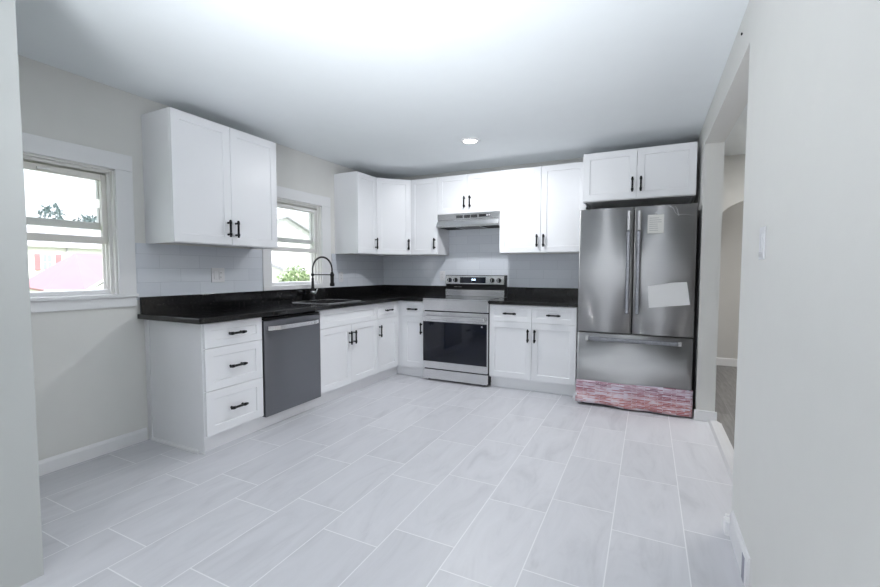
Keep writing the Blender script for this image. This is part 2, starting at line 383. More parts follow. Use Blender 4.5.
# ------------------------------------------------------------------ windows
def window(n, w, apron, label, casl=0.105, casr=0.105):
    y0, y1, z0, z1 = w
    r = bpy.data.objects.new('window_%d' % n, None); COL.objects.link(r); r['kind'] = 'structure'; r['label'] = label
    # casing
    bm = NB(); ct = 0.018
    box(bm, 0, ct, y1, y1+casr, z0, z1, 0.003); box(bm, 0, ct, y0-casl, y0, z0, z1, 0.003); box(bm, 0, ct+0.002, y0-casl, y1+casr, z1, z1+0.108, 0.003)
    obj('window_casing', bm, TRIM, r)
    bm = NB()
    for a, b in ((y0, y0+0.012), (y1-0.012, y1)): box(bm, -0.16, 0.0, a, b, z0, z1)
    box(bm, -0.16, 0.0, y0, y1, z1-0.012, z1)
    for x in (-0.036, -0.078, -0.120):                       # stops of the sash tracks
        box(bm, x, x+0.008, y0+0.012, y0+0.030, z0, z1-0.012); box(bm, x, x+0.008, y1-0.030, y1-0.012, z0, z1-0.012); box(bm, x, x+0.008, y0+0.03, y1-0.03, z1-0.030, z1-0.012)
    obj('window_jamb', bm, VINYL, r)
    bm = NB()
    prism(bm, [(0.0, z0-0.022), (0.0, z0), (-0.05, z0+0.004), (-0.05, z0+0.03), (-0.10, z0+0.035), (-0.16, z0+0.022), (-0.19, z0+0.015), (-0.19, z0-0.022)], y0+0.012, y1-0.012, 'y')
    if apron: box(bm, 0.0, 0.034, y0-casl-0.01, y1+casr+0.004, z0-0.020, z0+0.002, 0.004)
    else: box(bm, 0.0, 0.022, y0-casl, y1+casr, z0-0.040, z0+0.002, 0.003)
    obj('window_sill', bm, TRIM, r)
    if apron:
        bm = NB(); box(bm, 0, 0.016, y0-casl, y1+casr-0.002, z0-0.085, z0-0.020, 0.003); obj('window_apron', bm, TRIM, r)
    def sash(nm, x0, x1, za, zb, mt, st=0.040, rb=0.045):
        bm = NB(); ya, yb = y0+0.016, y1-0.016
        box(bm, x0, x1, ya, ya+st, za, zb, 0.003); box(bm, x0, x1, yb-st, yb, za, zb, 0.003)
        box(bm, x0, x1, ya+st, yb-st, za, za+rb, 0.003); box(bm, x0, x1, ya+st, yb-st, zb-st, zb, 0.003)
        s = obj(nm, bm, mt, r)
        bm = NB(); xm = 0.5*(x0+x1); box(bm, xm-0.002, xm+0.002, ya+st, yb-st, za+rb, zb-st); obj('window_pane', bm, GLASS, s)
        return s
    lo = sash('lower_sash', -0.074, -0.044, z0+0.335, z1-0.040, SASHM if n == 1 else VINYL)      # pushed up, leaving the lower half open
    sash('upper_sash', -0.116, -0.086, z0+0.43, z1-0.012, VINYL)
    bm = NB(); ym = 0.5*(y0+y1); box(bm, -0.044, -0.030, ym-0.03, ym+0.03, z1-0.072, z1-0.056, 0.003); obj('sash_lock', bm, VINYL, lo)
    return r
window(1, W1, True, 'white trimmed window beside the drawer cabinet, lower half open')
window(2, W2, False, 'white trimmed window behind the sink faucet, lower half open', 0.10, 0.135)
for k, (a, b) in enumerate(((1.75, 1.97), (2.84, 3.26))):
    bm = NB()
    box(bm, a, a+0.03, -7.62, -7.54, 0.25, 2.25); box(bm, b-0.03, b, -7.62, -7.54, 0.25, 2.25); box(bm, a+0.03, b-0.03, -7.62, -7.54, 0.25, 0.29); box(bm, a+0.03, b-0.03, -7.62, -7.54, 2.21, 2.25)
    struct('window_%d' % (k+3), bm, TRIM, 'tall narrow window behind the camera')

# ------------------------------------------------------------------ cabinets
HANDLE = {}
def pull(parent, x, y, z, vertical, L=0.135):
    """black bar pull with two posts, on the face y, pointing to -y"""
    bm = NB(); h = L/2; yo = y-0.030
    d = (lambda t: (x, yo, z+t)) if vertical else (lambda t: (x+t, yo, z))
    p = (lambda t, yy: (x, yy, z+t)) if vertical else (lambda t, yy: (x+t, yy, z))
    tube(bm, [d(-h), d(-h+0.003), d(h-0.003), d(h)], [0.0065, 0.0080, 0.0080, 0.0065], 12)
    for s in (-1, 1):
        tube(bm, [p(s*0.044, y+0.0005), p(s*0.044, y-0.003), p(s*0.044, y-0.005), p(s*0.044, yo)], [0.0085, 0.0085, 0.0052, 0.0052], 12)
        tube(bm, [d(s*0.044-0.008), d(s*0.044+0.010)], 0.0108, 12)
    return obj('handle', bm, BLACK, parent)
G = 0.0016
TH = 0.019
def front(root, kind, x0, x1, z0, z1, yb, handle=None, rail=0.058, **kw):
    """kind door / drawer; handle = 'l','r' with v position, or 'c'"""
    bm = NB(); shaker(bm, x0+G, x1-G, z0+G, z1-G, yb, TH, rail)
    o = obj(kind, bm, CAB, root, **kw); yf = yb-TH
    if handle == 'c': pull(o, 0.5*(x0+x1), yf, 0.5*(z0+z1), False)
    elif handle:
        side, pos = handle
        x = x1-0.034 if side == 'r' else x0+0.034
        pull(o, x, yf, z0+0.122 if pos == 'low' else z1-0.128, True, 0.13)
    return o
UB, UT, UD = 1.396, 2.286, 0.306
def upper_body(root, w, z0, z1, d):
    bm = NB()
    t = 0.016
    box(bm, 0, t, -d, 0, z0, z1, 0.001, 1); box(bm, w-t, w, -d, 0, z0, z1, 0.001, 1)
    box(bm, t, w-t, -d, 0, z0+0.014, z0+0.030); box(bm, t, w-t, -d, 0, z1-t, z1); box(bm, t, w-t, -0.012, 0, z0+0.03, z1-t)
    box(bm, t, w-t, -d, -d+0.018, z0, z0+0.03); box(bm, t, w-t, -d, -d+0.018, z1-0.03, z1)
    obj('cabinet_body', bm, CAB, root)
def upper(name, label, loc, rotz, w, z0, z1, d, doors):
    r = thing(name, label, 'cabinet', (loc[0], loc[1], 0), rotz, 'white shaker wall cabinets')
    r.location.z = z0; z1 -= z0; z0 = 0
    upper_body(r, w, z0, z1, d)
    if doors == 2:
        front(r, 'door', 0, w/2, z0+0.004, z1, -d, ('r', 'low')); front(r, 'door', w/2, w, z0+0.004, z1, -d, ('l', 'low'))
    else:
        front(r, 'door', 0, w, z0+0.004, z1, -d, ('r', 'low'))
    return r
LROT = PI/2
upper('wall_cabinet', 'wide white two-door wall cabinet between the two windows', (0, -2.983, 0), LROT, 0.889, UB, UT, UD, 2)
upper('wall_cabinet', 'narrow white wall cabinet just right of the window over the sink', (0, -0.972, 0), LROT, 0.360, UB, UT, UD, 1)
r = thing('corner_wall_cabinet', 'diagonal white corner wall cabinet with one angled door', 'cabinet', (0, 0, UB), 0, 'white shaker wall cabinets')
bm = NB(); prism(bm, [(0, 0), (0, -0.611), (UD, -0.611), (0.611, -UD), (0.611, 0)], 0.0, UT-UB, 'z', 0.001); obj('cabinet_body', bm, CAB, r)
dg = math.hypot(0.611-UD, 0.611-UD)
bm = NB(); shaker(bm, 0.012, dg-0.012, 0.004+G, UT-UB-G, 0.0, TH); d = obj('door', bm, CAB, r, loc=(UD, -0.611, 0), rotz=PI/4)
pull(d, dg-0.044, -TH, 0.122, True, 0.13)
upper('wall_cabinet', 'narrow white wall cabinet just left of the range hood', (0.611, 0, 0), 0, 0.362, UB, UT, UD, 1)
upper('wall_cabinet', 'short white two-door wall cabinet above the range hood', (0.973, 0, 0), 0, 0.750, 1.851, UT, UD, 2)
upper('wall_cabinet', 'tall white two-door wall cabinet between range hood and refrigerator', (1.723, 0, 0), 0, 0.892, UB, UT, UD, 2)
upper('wall_cabinet', 'deep white two-door wall cabinet above the refrigerator', (2.618, 0, 0), 0, 0.910, 1.845, UT, 0.577, 2)

# base cabinets (front of doors at 0.63 from the wall)
BD, DB, DT, DL = 0.611, 0.119, 0.862, 0.693
def base_body(root, w, end_left=False):
    bm = NB()
    prof = [(-0.012, 0.0), (-0.012, DT+0.004), (-BD, DT+0.004), (-BD, DB-0.012), (-0.553, DB-0.012), (-0.553, 0.0)]
    prism(bm, prof, 0, 0.016, 'x', 0.0008); prism(bm, prof, w-0.016, w, 'x', 0.0008)
    box(bm, 0.016, w-0.016, -BD, -0.012, DB-0.012, DB+0.006)
    box(bm, 0.016, w-0.016, -BD, -BD+0.018, DT-0.03, DT+0.004); box(bm, 0.016, w-0.016, -0.020, -0.012, DB, DT)
    box(bm, 0.016, w-0.016, -BD, -BD+0.018, DL-0.012, DL+0.012)
    obj('cabinet_body', bm, CAB, root)
BG = 'white shaker base cabinets'
r = thing('drawer_cabinet', 'white three-drawer base cabinet at the open end of the counter', 'cabinet', (0, -2.998, 0), LROT, BG)
base_body(r, 0.456)
for a, b in ((DB, 0.413), (0.413, 0.696), (0.696, DT)): front(r, 'drawer', 0, 0.456, a, b, -BD, 'c', 0.048 if b > 0.8 else 0.056)
bm = NB(); box(bm, -0.004, 0.0, -BD+0.004, 0, 0, DT+0.004); box(bm, -0.012, -0.004, -0.045, 0.0, 0, DT+0.004, 0.002); obj('end_panel', bm, CAB, r)
bm = NB(); prism(bm, [(-0.004, 0), (-0.018, 0), (-0.016, 0.010), (-0.010, 0.017), (-0.004, 0.019)][::-1], -0.553, -0.045, 'y'); obj('shoe_molding', bm, TRIM, r)
r = thing('sink_cabinet', 'white two-door base cabinet under the sink', 'cabinet', (0, -1.928, 0), LROT, BG)
base_body(r, 0.873)
front(r, 'false_front', 0, 0.873, DL, DT, -BD, None, 0.048)
front(r, 'door', 0, 0.4365, DB, DL, -BD, ('r', 'top')); front(r, 'door', 0.4365, 0.873, DB, DL, -BD, ('l', 'top'))
r = thing('base_cabinet', 'narrow white one-drawer base cabinet between sink cabinet and corner', 'cabinet', (0, -1.055, 0), LROT, BG)
base_body(r, 0.445)
front(r, 'drawer', 0, 0.395, DL, DT, -BD, 'c', 0.044); front(r, 'door', 0, 0.395, DB, DL, -BD, ('l', 'top'))
bm = NB(); box(bm, 0.397, 0.445, -BD-0.004, -BD, DB, DT); obj('filler_strip', bm, CAB, r)
r = thing('base_cabinet', 'narrow white one-drawer base cabinet just left of the range', 'cabinet', (0.612, 0, 0), 0, BG)
base_body(r, 0.352)
bm = NB(); box(bm, 0.004, 0.068, -BD-0.004, -BD, DB, DT); obj('filler_strip', bm, CAB, r)
front(r, 'drawer', 0.070, 0.352, DL, DT, -BD, 'c', 0.044); front(r, 'door', 0.070, 0.352, DB, DL, -BD, ('r', 'top'))
r = thing('base_cabinet', 'white two-drawer two-door base cabinet between range and refrigerator', 'cabinet', (1.724, 0, 0), 0, BG)
base_body(r, 0.868)
for a, b, s in ((0, 0.441, 'r'), (0.441, 0.868, 'l')):
    front(r, 'drawer', a, b, DL, DT, -BD, 'c', 0.046); front(r, 'door', a, b, DB, DL, -BD, (s, 'top'))
# plinth boards
bm = NB(); box(bm, 0.553, 0.570, -3.000, -0.5705, 0, DB-0.012, 0.001, 1); tag(obj('toe_kick', bm, CAB), 'long white toe kick board under the sink run and dishwasher', 'toe kick', 'white toe kick boards')
bm = NB(); box(bm, 0.5705, 0.962, -0.570, -0.553, 0, DB-0.012, 0.001, 1); tag(obj('toe_kick', bm, CAB), 'short white toe kick board in the corner left of the range', 'toe kick', 'white toe kick boards')
bm = NB(); box(bm, 1.726, 2.592, -0.570, -0.553, 0, DB-0.012, 0.001, 1); tag(obj('toe_kick', bm, CAB), 'white toe kick board between range and refrigerator', 'toe kick', 'white toe kick boards')

# ------------------------------------------------------------------ countertops
CT0, CT1 = 0.868, 0.903
SK = (-1.785, -1.290, 0.155, 0.595)     # sink cut-out y0 y1 x0 x1
bm = NB()
box(bm, 0.009, 0.675, -3.060, SK[0], CT0, CT1, 0.004)
box(bm, 0.009, SK[2], SK[0], SK[1], CT0, CT1); box(bm, SK[3], 0.675, SK[0], SK[1], CT0, CT1, 0.004)
box(bm, 0.009, 0.675, SK[1], -0.009, CT0, CT1, 0.004); box(bm, 0.67, 0.963, -0.660, -0.009, CT0, CT1, 0.004)
ctop = obj('countertop', bm, GRANITE); tag(ctop, 'long L-shaped black granite countertop with the sink', 'countertop')
bm = NB()
box(bm, 0.009, 0.031, -3.040, -0.009, CT1, 1.020, 0.002); box(bm, 0.031, 0.963, -0.031, -0.009, CT1, 1.020, 0.002)
obj('backsplash_lip', bm, GRANITE, ctop)
bm = NB(); box(bm, 1.726, 2.606, -0.655, -0.009, CT0, CT1, 0.004); ct2 = obj('countertop', bm, GRANITE)
tag(ct2, 'short black granite countertop between range and refrigerator', 'countertop')
bm = NB(); box(bm, 1.726, 2.606, -0.031, -0.009, CT1, 1.020, 0.002); obj('backsplash_lip', bm, GRANITE, ct2)

# sink
sk = thing('kitchen_sink', 'black drop-in kitchen sink in front of the window', 'sink', (0.375, -1.5375, CT1))
bm = NB()
y0, y1, x0, x1 = SK[0]+1.5375, SK[1]+1.5375, SK[2]-0.375, SK[3]-0.375
x0 += 0.002; x1 -= 0.002; y0 += 0.002; y1 -= 0.002
def rr(x0, x1, y0, y1, r, z, n=6):
    out = []
    for cx, cy, a0 in ((x1-r, y1-r, 0), (x0+r, y1-r, PI/2), (x0+r, y0+r, PI), (x1-r, y0+r, 1.5*PI)):
        for k in range(n+1):
            a = a0+PI/2*k/n; out.append((cx+r*math.cos(a), cy+r*math.sin(a), z))
    return out
def loft(bm, rings, cap0=False, cap1=True, closed=False):
    vs = [[bm.verts.new(p) for p in q] for q in rings]
    for a, b in zip(vs, vs[1:] + ([vs[0]] if closed else [])):
        n = len(a)
        for k in range(n): bm.faces.new((a[k], a[(k+1) % n], b[(k+1) % n], b[k]))
    if cap0: bm.faces.new(vs[0][::-1])
    if cap1: bm.faces.new(vs[-1])
loft(bm, [rr(x0, x1, y0, y1, 0.02, -0.012), rr(x0, x1, y0, y1, 0.02, -0.22), rr(x0+0.02, x1-0.02, y0+0.02, y1-0.02, 0.02, -0.215), rr(x0+0.025, x1-0.025, y0+0.025, y1-0.025, 0.03, -0.20),
          rr(x0+0.012, x1-0.012, y0+0.012, y1-0.012, 0.03, -0.012), ][::-1], False, False, True)
bm2 = NB()
box(bm, x0+0.02, x1-0.02, y0+0.02, y1-0.02, -0.212, -0.200)
obj('sink_bowl', bm, SINKM, sk)
loft(bm2, [rr(x0+0.014, x1-0.014, y0+0.014, y1-0.014, 0.03, -0.012), rr(x0+0.014, x1-0.014, y0+0.014, y1-0.014, 0.03, 0.003), rr(x0+0.010, x1-0.010, y0+0.010, y1-0.010, 0.03, 0.005),
           rr(x0-0.010, x1+0.010, y0-0.010, y1+0.010, 0.03, 0.005), rr(x0-0.013, x1+0.013, y0-0.013, y1+0.013, 0.03, 0.0008), rr(x0+0.002, x1-0.002, y0+0.002, y1-0.002, 0.02, 0.0008), rr(x0+0.002, x1-0.002, y0+0.002, y1-0.002, 0.02, -0.012)], False, False, True)
obj('sink_rim', bm2, M('sink_rim_steel', (0.30, 0.30, 0.31), 0.25, metal=1.0, noise=0.05), sk, 'steel rim')
bm = NB(); lathe(bm, [(0.030, 0), (0.045, 0.001), (0.045, 0.005), (0.032, 0.006), (0.030, 0.002)], (0, 0, -0.200), 'z', 24); obj('drain', bm, CHROME, sk, 'chrome drain')

# faucet
FX0, FY0 = 0.092, -1.43
fa = thing('spring_faucet', 'black pull-down spring faucet with a high arch, standing behind the sink', 'faucet', (FX0, FY0, CT1))
dx, dy = 1.0, 0.0
span = 0.255
def fp(t, z): return (dx*t, dy*t, z)
bm = NB(); lathe(bm, [(0.027, 0), (0.027, 0.006), (0.019, 0.010), (0.018, 0.090), (0.018, 0.125), (0.014, 0.13), (0.0125, 0.225), (0.010, 0.23)], (0, 0, 0), 'z', 24); obj('faucet_body', bm, BLACK, fa)
bm = NB(); lathe(bm, [(0.015, -0.02), (0.016, 0.030), (0.012, 0.034)], (0.012, -0.012, 0.080), 'x', 16)
tube(bm, [(0.044, -0.012, 0.080), (0.060, -0.016, 0.086), (0.080, -0.020, 0.120)], [0.007, 0.006, 0.005], 10); obj('lever', bm, M('satin_chrome', (0.85, 0.85, 0.86), 0.3, metal=1.0, noise=0.02), fa, 'chrome lever')
path = [fp(0, 0.20), fp(0, 0.26), fp(0, 0.30)]
R = span/2
for k in range(1, 24):
    a = PI - PI*k/24; path.append(fp(R+R*math.cos(a), 0.3125+R*math.sin(a)))
path += [fp(span, 0.3125), fp(span, 0.285)]
bm = NB(); tube(bm, path, 0.006, 12); obj('hose', bm, BLACK, fa)
# spring coil round the hose
bm = NB(); fine = []
P = [Vector(p) for p in path]; L = [0]
for a, b in zip(P, P[1:]): L.append(L[-1]+(b-a).length)
turns = 64; N = turns*8
nrm = Vector((dy, -dx, 0))
for i in range(N+1):
    s = L[-1]*i/N; k = max(j for j in range(len(L)) if L[j] <= s+1e-9); k = min(k, len(P)-2)
    f = (s-L[k])/(L[k+1]-L[k]); p = P[k].lerp(P[k+1], f); t = (P[k+1]-P[k]).normalized(); bb = t.cross(nrm)
    a = 2*PI*turns*i/N; fine.append(p+(nrm*math.cos(a)+bb*math.sin(a))*0.0080)
tube(bm, fine, 0.0020, 6); obj('spring', bm, M('dark_spring_steel', (0.05, 0.045, 0.045), 0.3, metal=1.0, noise=0.1), fa)
bm = NB(); tube(bm, [fp(0, 0.262), fp(0.02, 0.262), fp(span-0.02, 0.262), fp(span, 0.262)], 0.0055, 10)
lathe(bm, [(0.016, -0.012), (0.017, 0), (0.016, 0.012)], (0, 0, 0.262), 'z', 16); lathe(bm, [(0.020, -0.012), (0.021, 0), (0.020, 0.012)], (dx*span, dy*span, 0.262), 'z', 16); obj('holder_arm', bm, BLACK, fa)
bm = NB(); lathe(bm, [(0.018, 0.148), (0.023, 0.152), (0.024, 0.172), (0.018, 0.185), (0.0175, 0.262), (0.014, 0.280), (0.010, 0.292)], (dx*span, dy*span, 0), 'z', 20); obj('spray_head', bm, BLACK, fa)

# ------------------------------------------------------------------ dishwasher
dw = thing('dishwasher', 'dark stainless dishwasher between drawer cabinet and sink cabinet', 'dishwasher', (0, -2.540, 0), LROT)
w = 0.609
bm = NB(); box(bm, 0.003, w-0.003, -0.585, -0.05, 0.108, 0.862); obj('tub_body', bm, BPLAST, dw)
bm = NB(); box(bm, 0.008, w-0.004, -0.640, -0.587, 0.104, 0.832, 0.004, 3); d = obj('door', bm, DSTEEL, dw)
bm = NB()
hp = []
for k in range(13):
    t = k/12; hp.append((0.035+t*(w-0.07), -0.640-0.030*min(1, 4*t*(1-t)*1.9), 0))
for (xa, ya, _), (xb, yb, _) in zip(hp, hp[1:]):
    vs = [bm.verts.new(q) for q in ((xa, ya-0.012, 0.757), (xb, yb-0.012, 0.757), (xb, yb-0.012, 0.789), (xa, ya-0.012, 0.789), (xa, ya, 0.757), (xb, yb, 0.757), (xb, yb, 0.789), (xa, ya, 0.789))]
    for q in ((0, 1, 2, 3), (4, 7, 6, 5), (0, 4, 5, 1), (3, 2, 6, 7), (0, 3, 7, 4), (1, 5, 6, 2)): bm.faces.new([vs[i] for i in q])
bmesh.ops.remove_doubles(bm, verts=bm.verts[:], dist=1e-6)
obj('handle', bm, HSTEEL, d, 'bright steel handle bar')
bm = NB(); box(bm, 0.012, w-0.008, -0.630, -0.585, 0.836, 0.848, 0.002); obj('control_strip', bm, BPLAST, dw)

# ------------------------------------------------------------------ range
rg = thing('kitchen_range', 'stainless electric range with a black glass oven door', 'range', (0.9665, 0, 0))
w = 0.754
bm = NB(); box(bm, 0.001, w-0.001, -0.632, -0.012, 0.03, 0.895, 0.002); obj('range_body', bm, BPLAST, rg)
for x in (0.05, w-0.05):
    for y in (-0.60, -0.06):
        bm = NB(); lathe(bm, [(0.018, 0), (0.018, 0.012), (0.010, 0.014), (0.010, 0.03)], (x, y, 0), 'z', 12); obj('foot', bm, BPLAST, rg)
bm = NB(); box(bm, 0.0, w, -0.668, -0.634, 0.775, 0.893, 0.003); obj('front_apron', bm, HSTEEL, rg)
bm = NB(); box(bm, 0.0, w, -0.672, -0.105, 0.895, 0.905, 0.003); ck = obj('cooktop', bm, HSTEEL, rg)
bm = NB(); box(bm, 0.02, w-0.02, -0.645, -0.125, 0.9052, 0.9075, 0.001, 1); obj('cooktop_glass', bm, BGLASS, ck)
dr = None
bm = NB(); box(bm, 0.002, w-0.002, -0.674, -0.634, 0.140, 0.764, 0.004); dr = obj('oven_door', bm, HSTEEL, rg)
bm = NB(); box(bm, 0.006, w-0.006, -0.678, -0.6742, 0.218, 0.655, 0.001, 1); obj('oven_window', bm, BGLASS, dr, 'black glass')
bm = NB(); box(bm, 0.022, w-0.022, -0.728, -0.708, 0.682, 0.722, 0.008, 3); box(bm, 0.028, 0.062, -0.712, -0.674, 0.688, 0.716, 0.003); box(bm, w-0.062, w-0.028, -0.712, -0.674, 0.688, 0.716, 0.003); obj('handle', bm, HSTEEL, dr)
bm = NB(); lathe(bm, [(0.008, 0), (0.008, -0.003), (0.006, -0.004)], (w-0.060, -0.678, 0.628), 'y', 16); obj('sticker', bm, PLATE, dr, 'small round white sticker')
bm = NB(); box(bm, 0.002, w-0.002, -0.670, -0.634, 0.022, 0.128, 0.004); obj('storage_drawer', bm, HSTEEL, rg)
# backguard
bm = NB(); prism(bm, [(-0.012, 0.905), (-0.095, 0.905), (-0.095, 0.985), (-0.080, 0.99), (-0.080, 1.045), (-0.098, 1.05), (-0.088, 1.148), (-0.080, 1.155), (-0.012, 1.155)], 0.001, w-0.001, 'x', 0.0015); obj('backguard', bm, BPLAST, rg)
bm = NB(); prism(bm, [(-0.0985, 1.050), (-0.1015, 1.051), (-0.0915, 1.148), (-0.0885, 1.149)], 0.006, w-0.012, 'x'); bk = obj('control_panel', bm, HSTEEL, rg)
def panel_y(z): return -0.1015+0.010*(z-1.051)/0.097
bm = NB(); prism(bm, [(panel_y(1.062)-0.0003, 1.062), (panel_y(1.062)-0.002, 1.062), (panel_y(1.132)-0.002, 1.132), (panel_y(1.132)-0.0003, 1.132)], 0.195, 0.520, 'x'); ds = obj('display', bm, BGLASS, bk)
# clock digits 12:00 as thin segment bars
def seven(bm, x, z, ch, s, y):
    seg = {'1': 'bc', '2': 'abged', '0': 'abcdef'}[ch]; w_, h_ = s*0.5, s; t = s*0.13
    P_ = {'a': (0, w_, h_-t, h_), 'd': (0, w_, 0, t), 'g': (0, w_, h_/2-t/2, h_/2+t/2), 'f': (0, t, h_/2, h_), 'b': (w_-t, w_, h_/2, h_), 'e': (0, t, 0, h_/2), 'c': (w_-t, w_, 0, h_/2)}
    for k in seg:
        a, b, c, d_ = P_[k]; box(bm, x+a, x+b, y-0.0012, y, z+c, z+d_)
bm = NB(); xx = 0.338
for ch in '1200':
    seven(bm, xx, 1.094, ch, 0.018, panel_y(1.10)-0.0022); xx += 0.0135 if ch != '2' else 0.017
obj('clock_digits', bm, DISPLAY, ds, 'lit clock digits')
for x in (0.058, 0.135, 0.600, 0.680):
    bm = NB(); lathe(bm, [(0.027, 0.0), (0.027, -0.006), (0.022, -0.010), (0.020, -0.026), (0.016, -0.029)], (x, panel_y(1.097), 1.097), 'y', 24)
    kb = obj('knob', bm, BPLAST, bk, 'black knob')
    bm = NB(); box(bm, x-0.0045, x+0.0045, panel_y(1.097)-0.034, panel_y(1.097)-0.0285, 1.078, 1.116, 0.0015); obj('grip', bm, CHROME, kb, 'bright grip bar')
bm = NB(); box(bm, 0.004, w-0.008, -0.0985, -0.0955, 0.908, 0.983, 0.001, 1); obj('lower_backguard_panel', bm, HSTEEL, rg)
bm = NB()
for k in range(2): box(bm, 0.11+k*0.055, 0.155+k*0.055, -0.082, -0.0803, 1.012, 1.018)
obj('vent_slot', bm, STEEL, rg)

# ------------------------------------------------------------------ hood
hd = thing('range_hood', 'slim stainless range hood under the short cabinet', 'range hood', (0.975, 0, 1.851))
w = 0.746
bm = NB()
t = 0.012
prof = [(-0.012, 0), (-0.326, 0), (-0.326, -0.064), (-0.318, -0.068), (-0.318, -0.078), (-0.340, -0.084), (-0.360, -0.130), (-0.360, -0.150), (-0.350, -0.150), (-0.330, -0.092), (-0.310, -0.080), (-0.310, -0.012), (-0.012, -0.012)]
prism(bm, prof, 0.0, w, 'x')
side = [(-0.012, -0.001), (-0.325, -0.001), (-0.325, -0.064), (-0.317, -0.069), (-0.317, -0.079), (-0.339, -0.085), (-0.359, -0.130), (-0.359, -0.150), (-0.012, -0.150)]
prism(bm, side, 0.0, 0.006, 'x'); prism(bm, side, w-0.006, w, 'x')
obj('hood_shell', bm, HSTEEL, hd)
bm = NB(); box(bm, 0.006, w-0.006, -0.349, -0.014, -0.146, -0.140); obj('underside_panel', bm, DARKIN, hd)
bm = NB(); box(bm, 0.25, 0.52, -0.335, -0.05, -0.152, -0.1465, 0.002); obj('grease_filter', bm, MESHF, hd)
for a in (0.235, 0.52):
    bm = NB(); box(bm, a, a+0.015, -0.34, -0.04, -0.154, -0.1465, 0.001); obj('filter_rail', bm, CHROME, hd)
for x0, x1 in ((0.235, 0.315), (0.33, 0.405), (0.415, 0.49)):
    bm = NB(); box(bm, x0, x1, -0.3275, -0.3258, -0.050, -0.018)
    vt = obj('vent_slot', bm, DARKIN, hd, 'dark louvre slot')
    bm = NB()
    for k in range(3): box(bm, x0+0.002, x1-0.002, -0.3292, -0.3273, -0.045+0.010*k, -0.042+0.010*k)
    obj('louvre', bm, DSTEEL, vt)
bm = NB(); box(bm, 0.51, 0.645, -0.3285, -0.3258, -0.046, -0.018, 0.001, 1); sw = obj('switch_panel', bm, BPLAST, hd)
for x in (0.60, 0.625):
    bm = NB(); box(bm, x, x+0.016, -0.3325, -0.3285, -0.039, -0.025, 0.001, 1); obj('switch', bm, PLATE, sw)

# ------------------------------------------------------------------ refrigerator
fr = thing('refrigerator', 'stainless french-door refrigerator with papers and red film', 'refrigerator', (2.62, 0, 0))
w = 0.908
bm = NB(); box(bm, 0.004, w-0.004, -0.705, -0.03, 0.03, 1.735, 0.004); obj('fridge_body', bm, BPLAST, fr, 'black case')
def bowed(x0, x1, z0, z1, yb, yf, bow, rad=0.012, n=16):
    bm = NB(); pts = [(x0, yb)]
    for k in range(4): a = PI+PI/2*k/3; pts.append((x0+rad+rad*math.cos(a), yf+rad+rad*math.sin(a)))
    for k in range(1, n): t = k/n; pts.append((x0+rad+(x1-x0-2*rad)*t, yf-bow*4*t*(1-t)))
    for k in range(4): a = 1.5*PI+PI/2*k/3; pts.append((x1-rad+rad*math.cos(a), yf+rad+rad*math.sin(a)))
    pts.append((x1, yb))
    prism(bm, pts, z0, z1, 'z')
    o = bm
    return o
def steel_obj(name, bm, parent):
    o = obj(name, bm, STEEL, parent)
    for p in o.data.polygons: p.use_smooth = abs(p.normal.z) < 0.5 and abs(p.normal.y) > 0.02
    return o
split = 0.444
dl_ = steel_obj('left_door', bowed(0.0, split, 0.667, 1.749, -0.710, -0.782, 0.006), fr)
dr_ = steel_obj('right_door', bowed(split+0.006, w, 0.667, 1.749, -0.710, -0.782, 0.006), fr)
fz = steel_obj('freezer_drawer', bowed(0.0, w, 0.045, 0.655, -0.710, -0.782, 0.006, n=24), fr)
def fhandle(door, pts, half, posts, vertical=True):
    bm = NB(); tube(bm, pts, half, 14); obj('handle', bm, WRAP, door, 'handle wrapped in crinkled clear film')
    bm = NB()
    for p in posts: tube(bm, [(p[0], -0.775, p[2]), p], 0.011, 10)
    obj('handle_post', bm, STEEL, door)
for door, x in ((dl_, split-0.036), (dr_, split+0.042)):
    bm = NB(); box(bm, x-0.016, x+0.016, -0.848, -0.826, 0.84, 1.545, 0.008, 3)
    obj('handle', bm, WRAP, door, 'handle wrapped in crinkled clear film')
    bm = NB(); box(bm, x-0.014, x+0.014, -0.845, -0.828, 1.548, 1.715, 0.007, 3); obj('handle_top', bm, STEEL, door, 'bare steel end of the handle')
    for z in (0.87, 1.685):
        bm = NB(); box(bm, x-0.010, x+0.010, -0.832, -0.782, z-0.016, z+0.016, 0.002); obj('handle_post', bm, STEEL, door)
bm = NB(); box(bm, 0.10, 0.80, -0.848, -0.826, 0.594, 0.630, 0.008, 3); h = obj('handle', bm, WRAP, fz, 'handle wrapped in crinkled clear film')
for a in (0.078, 0.795):
    bm = NB(); box(bm, a, a+0.027, -0.846, -0.782, 0.594, 0.630, 0.004); obj('handle_post', bm, STEEL, fz)
bm = NB(); box(bm, 0.02, w-0.02, -0.70, -0.66, 0.005, 0.03); obj('kick_grille', bm, BPLAST, fr)
for x in (0.05, w-0.05):
    bm = NB(); lathe(bm, [(0.020, 0), (0.020, 0.018), (0.012, 0.020), (0.012, 0.045)], (x, -0.725, 0), 'z', 16); obj('foot', bm, BPLAST, fr, 'black levelling foot')
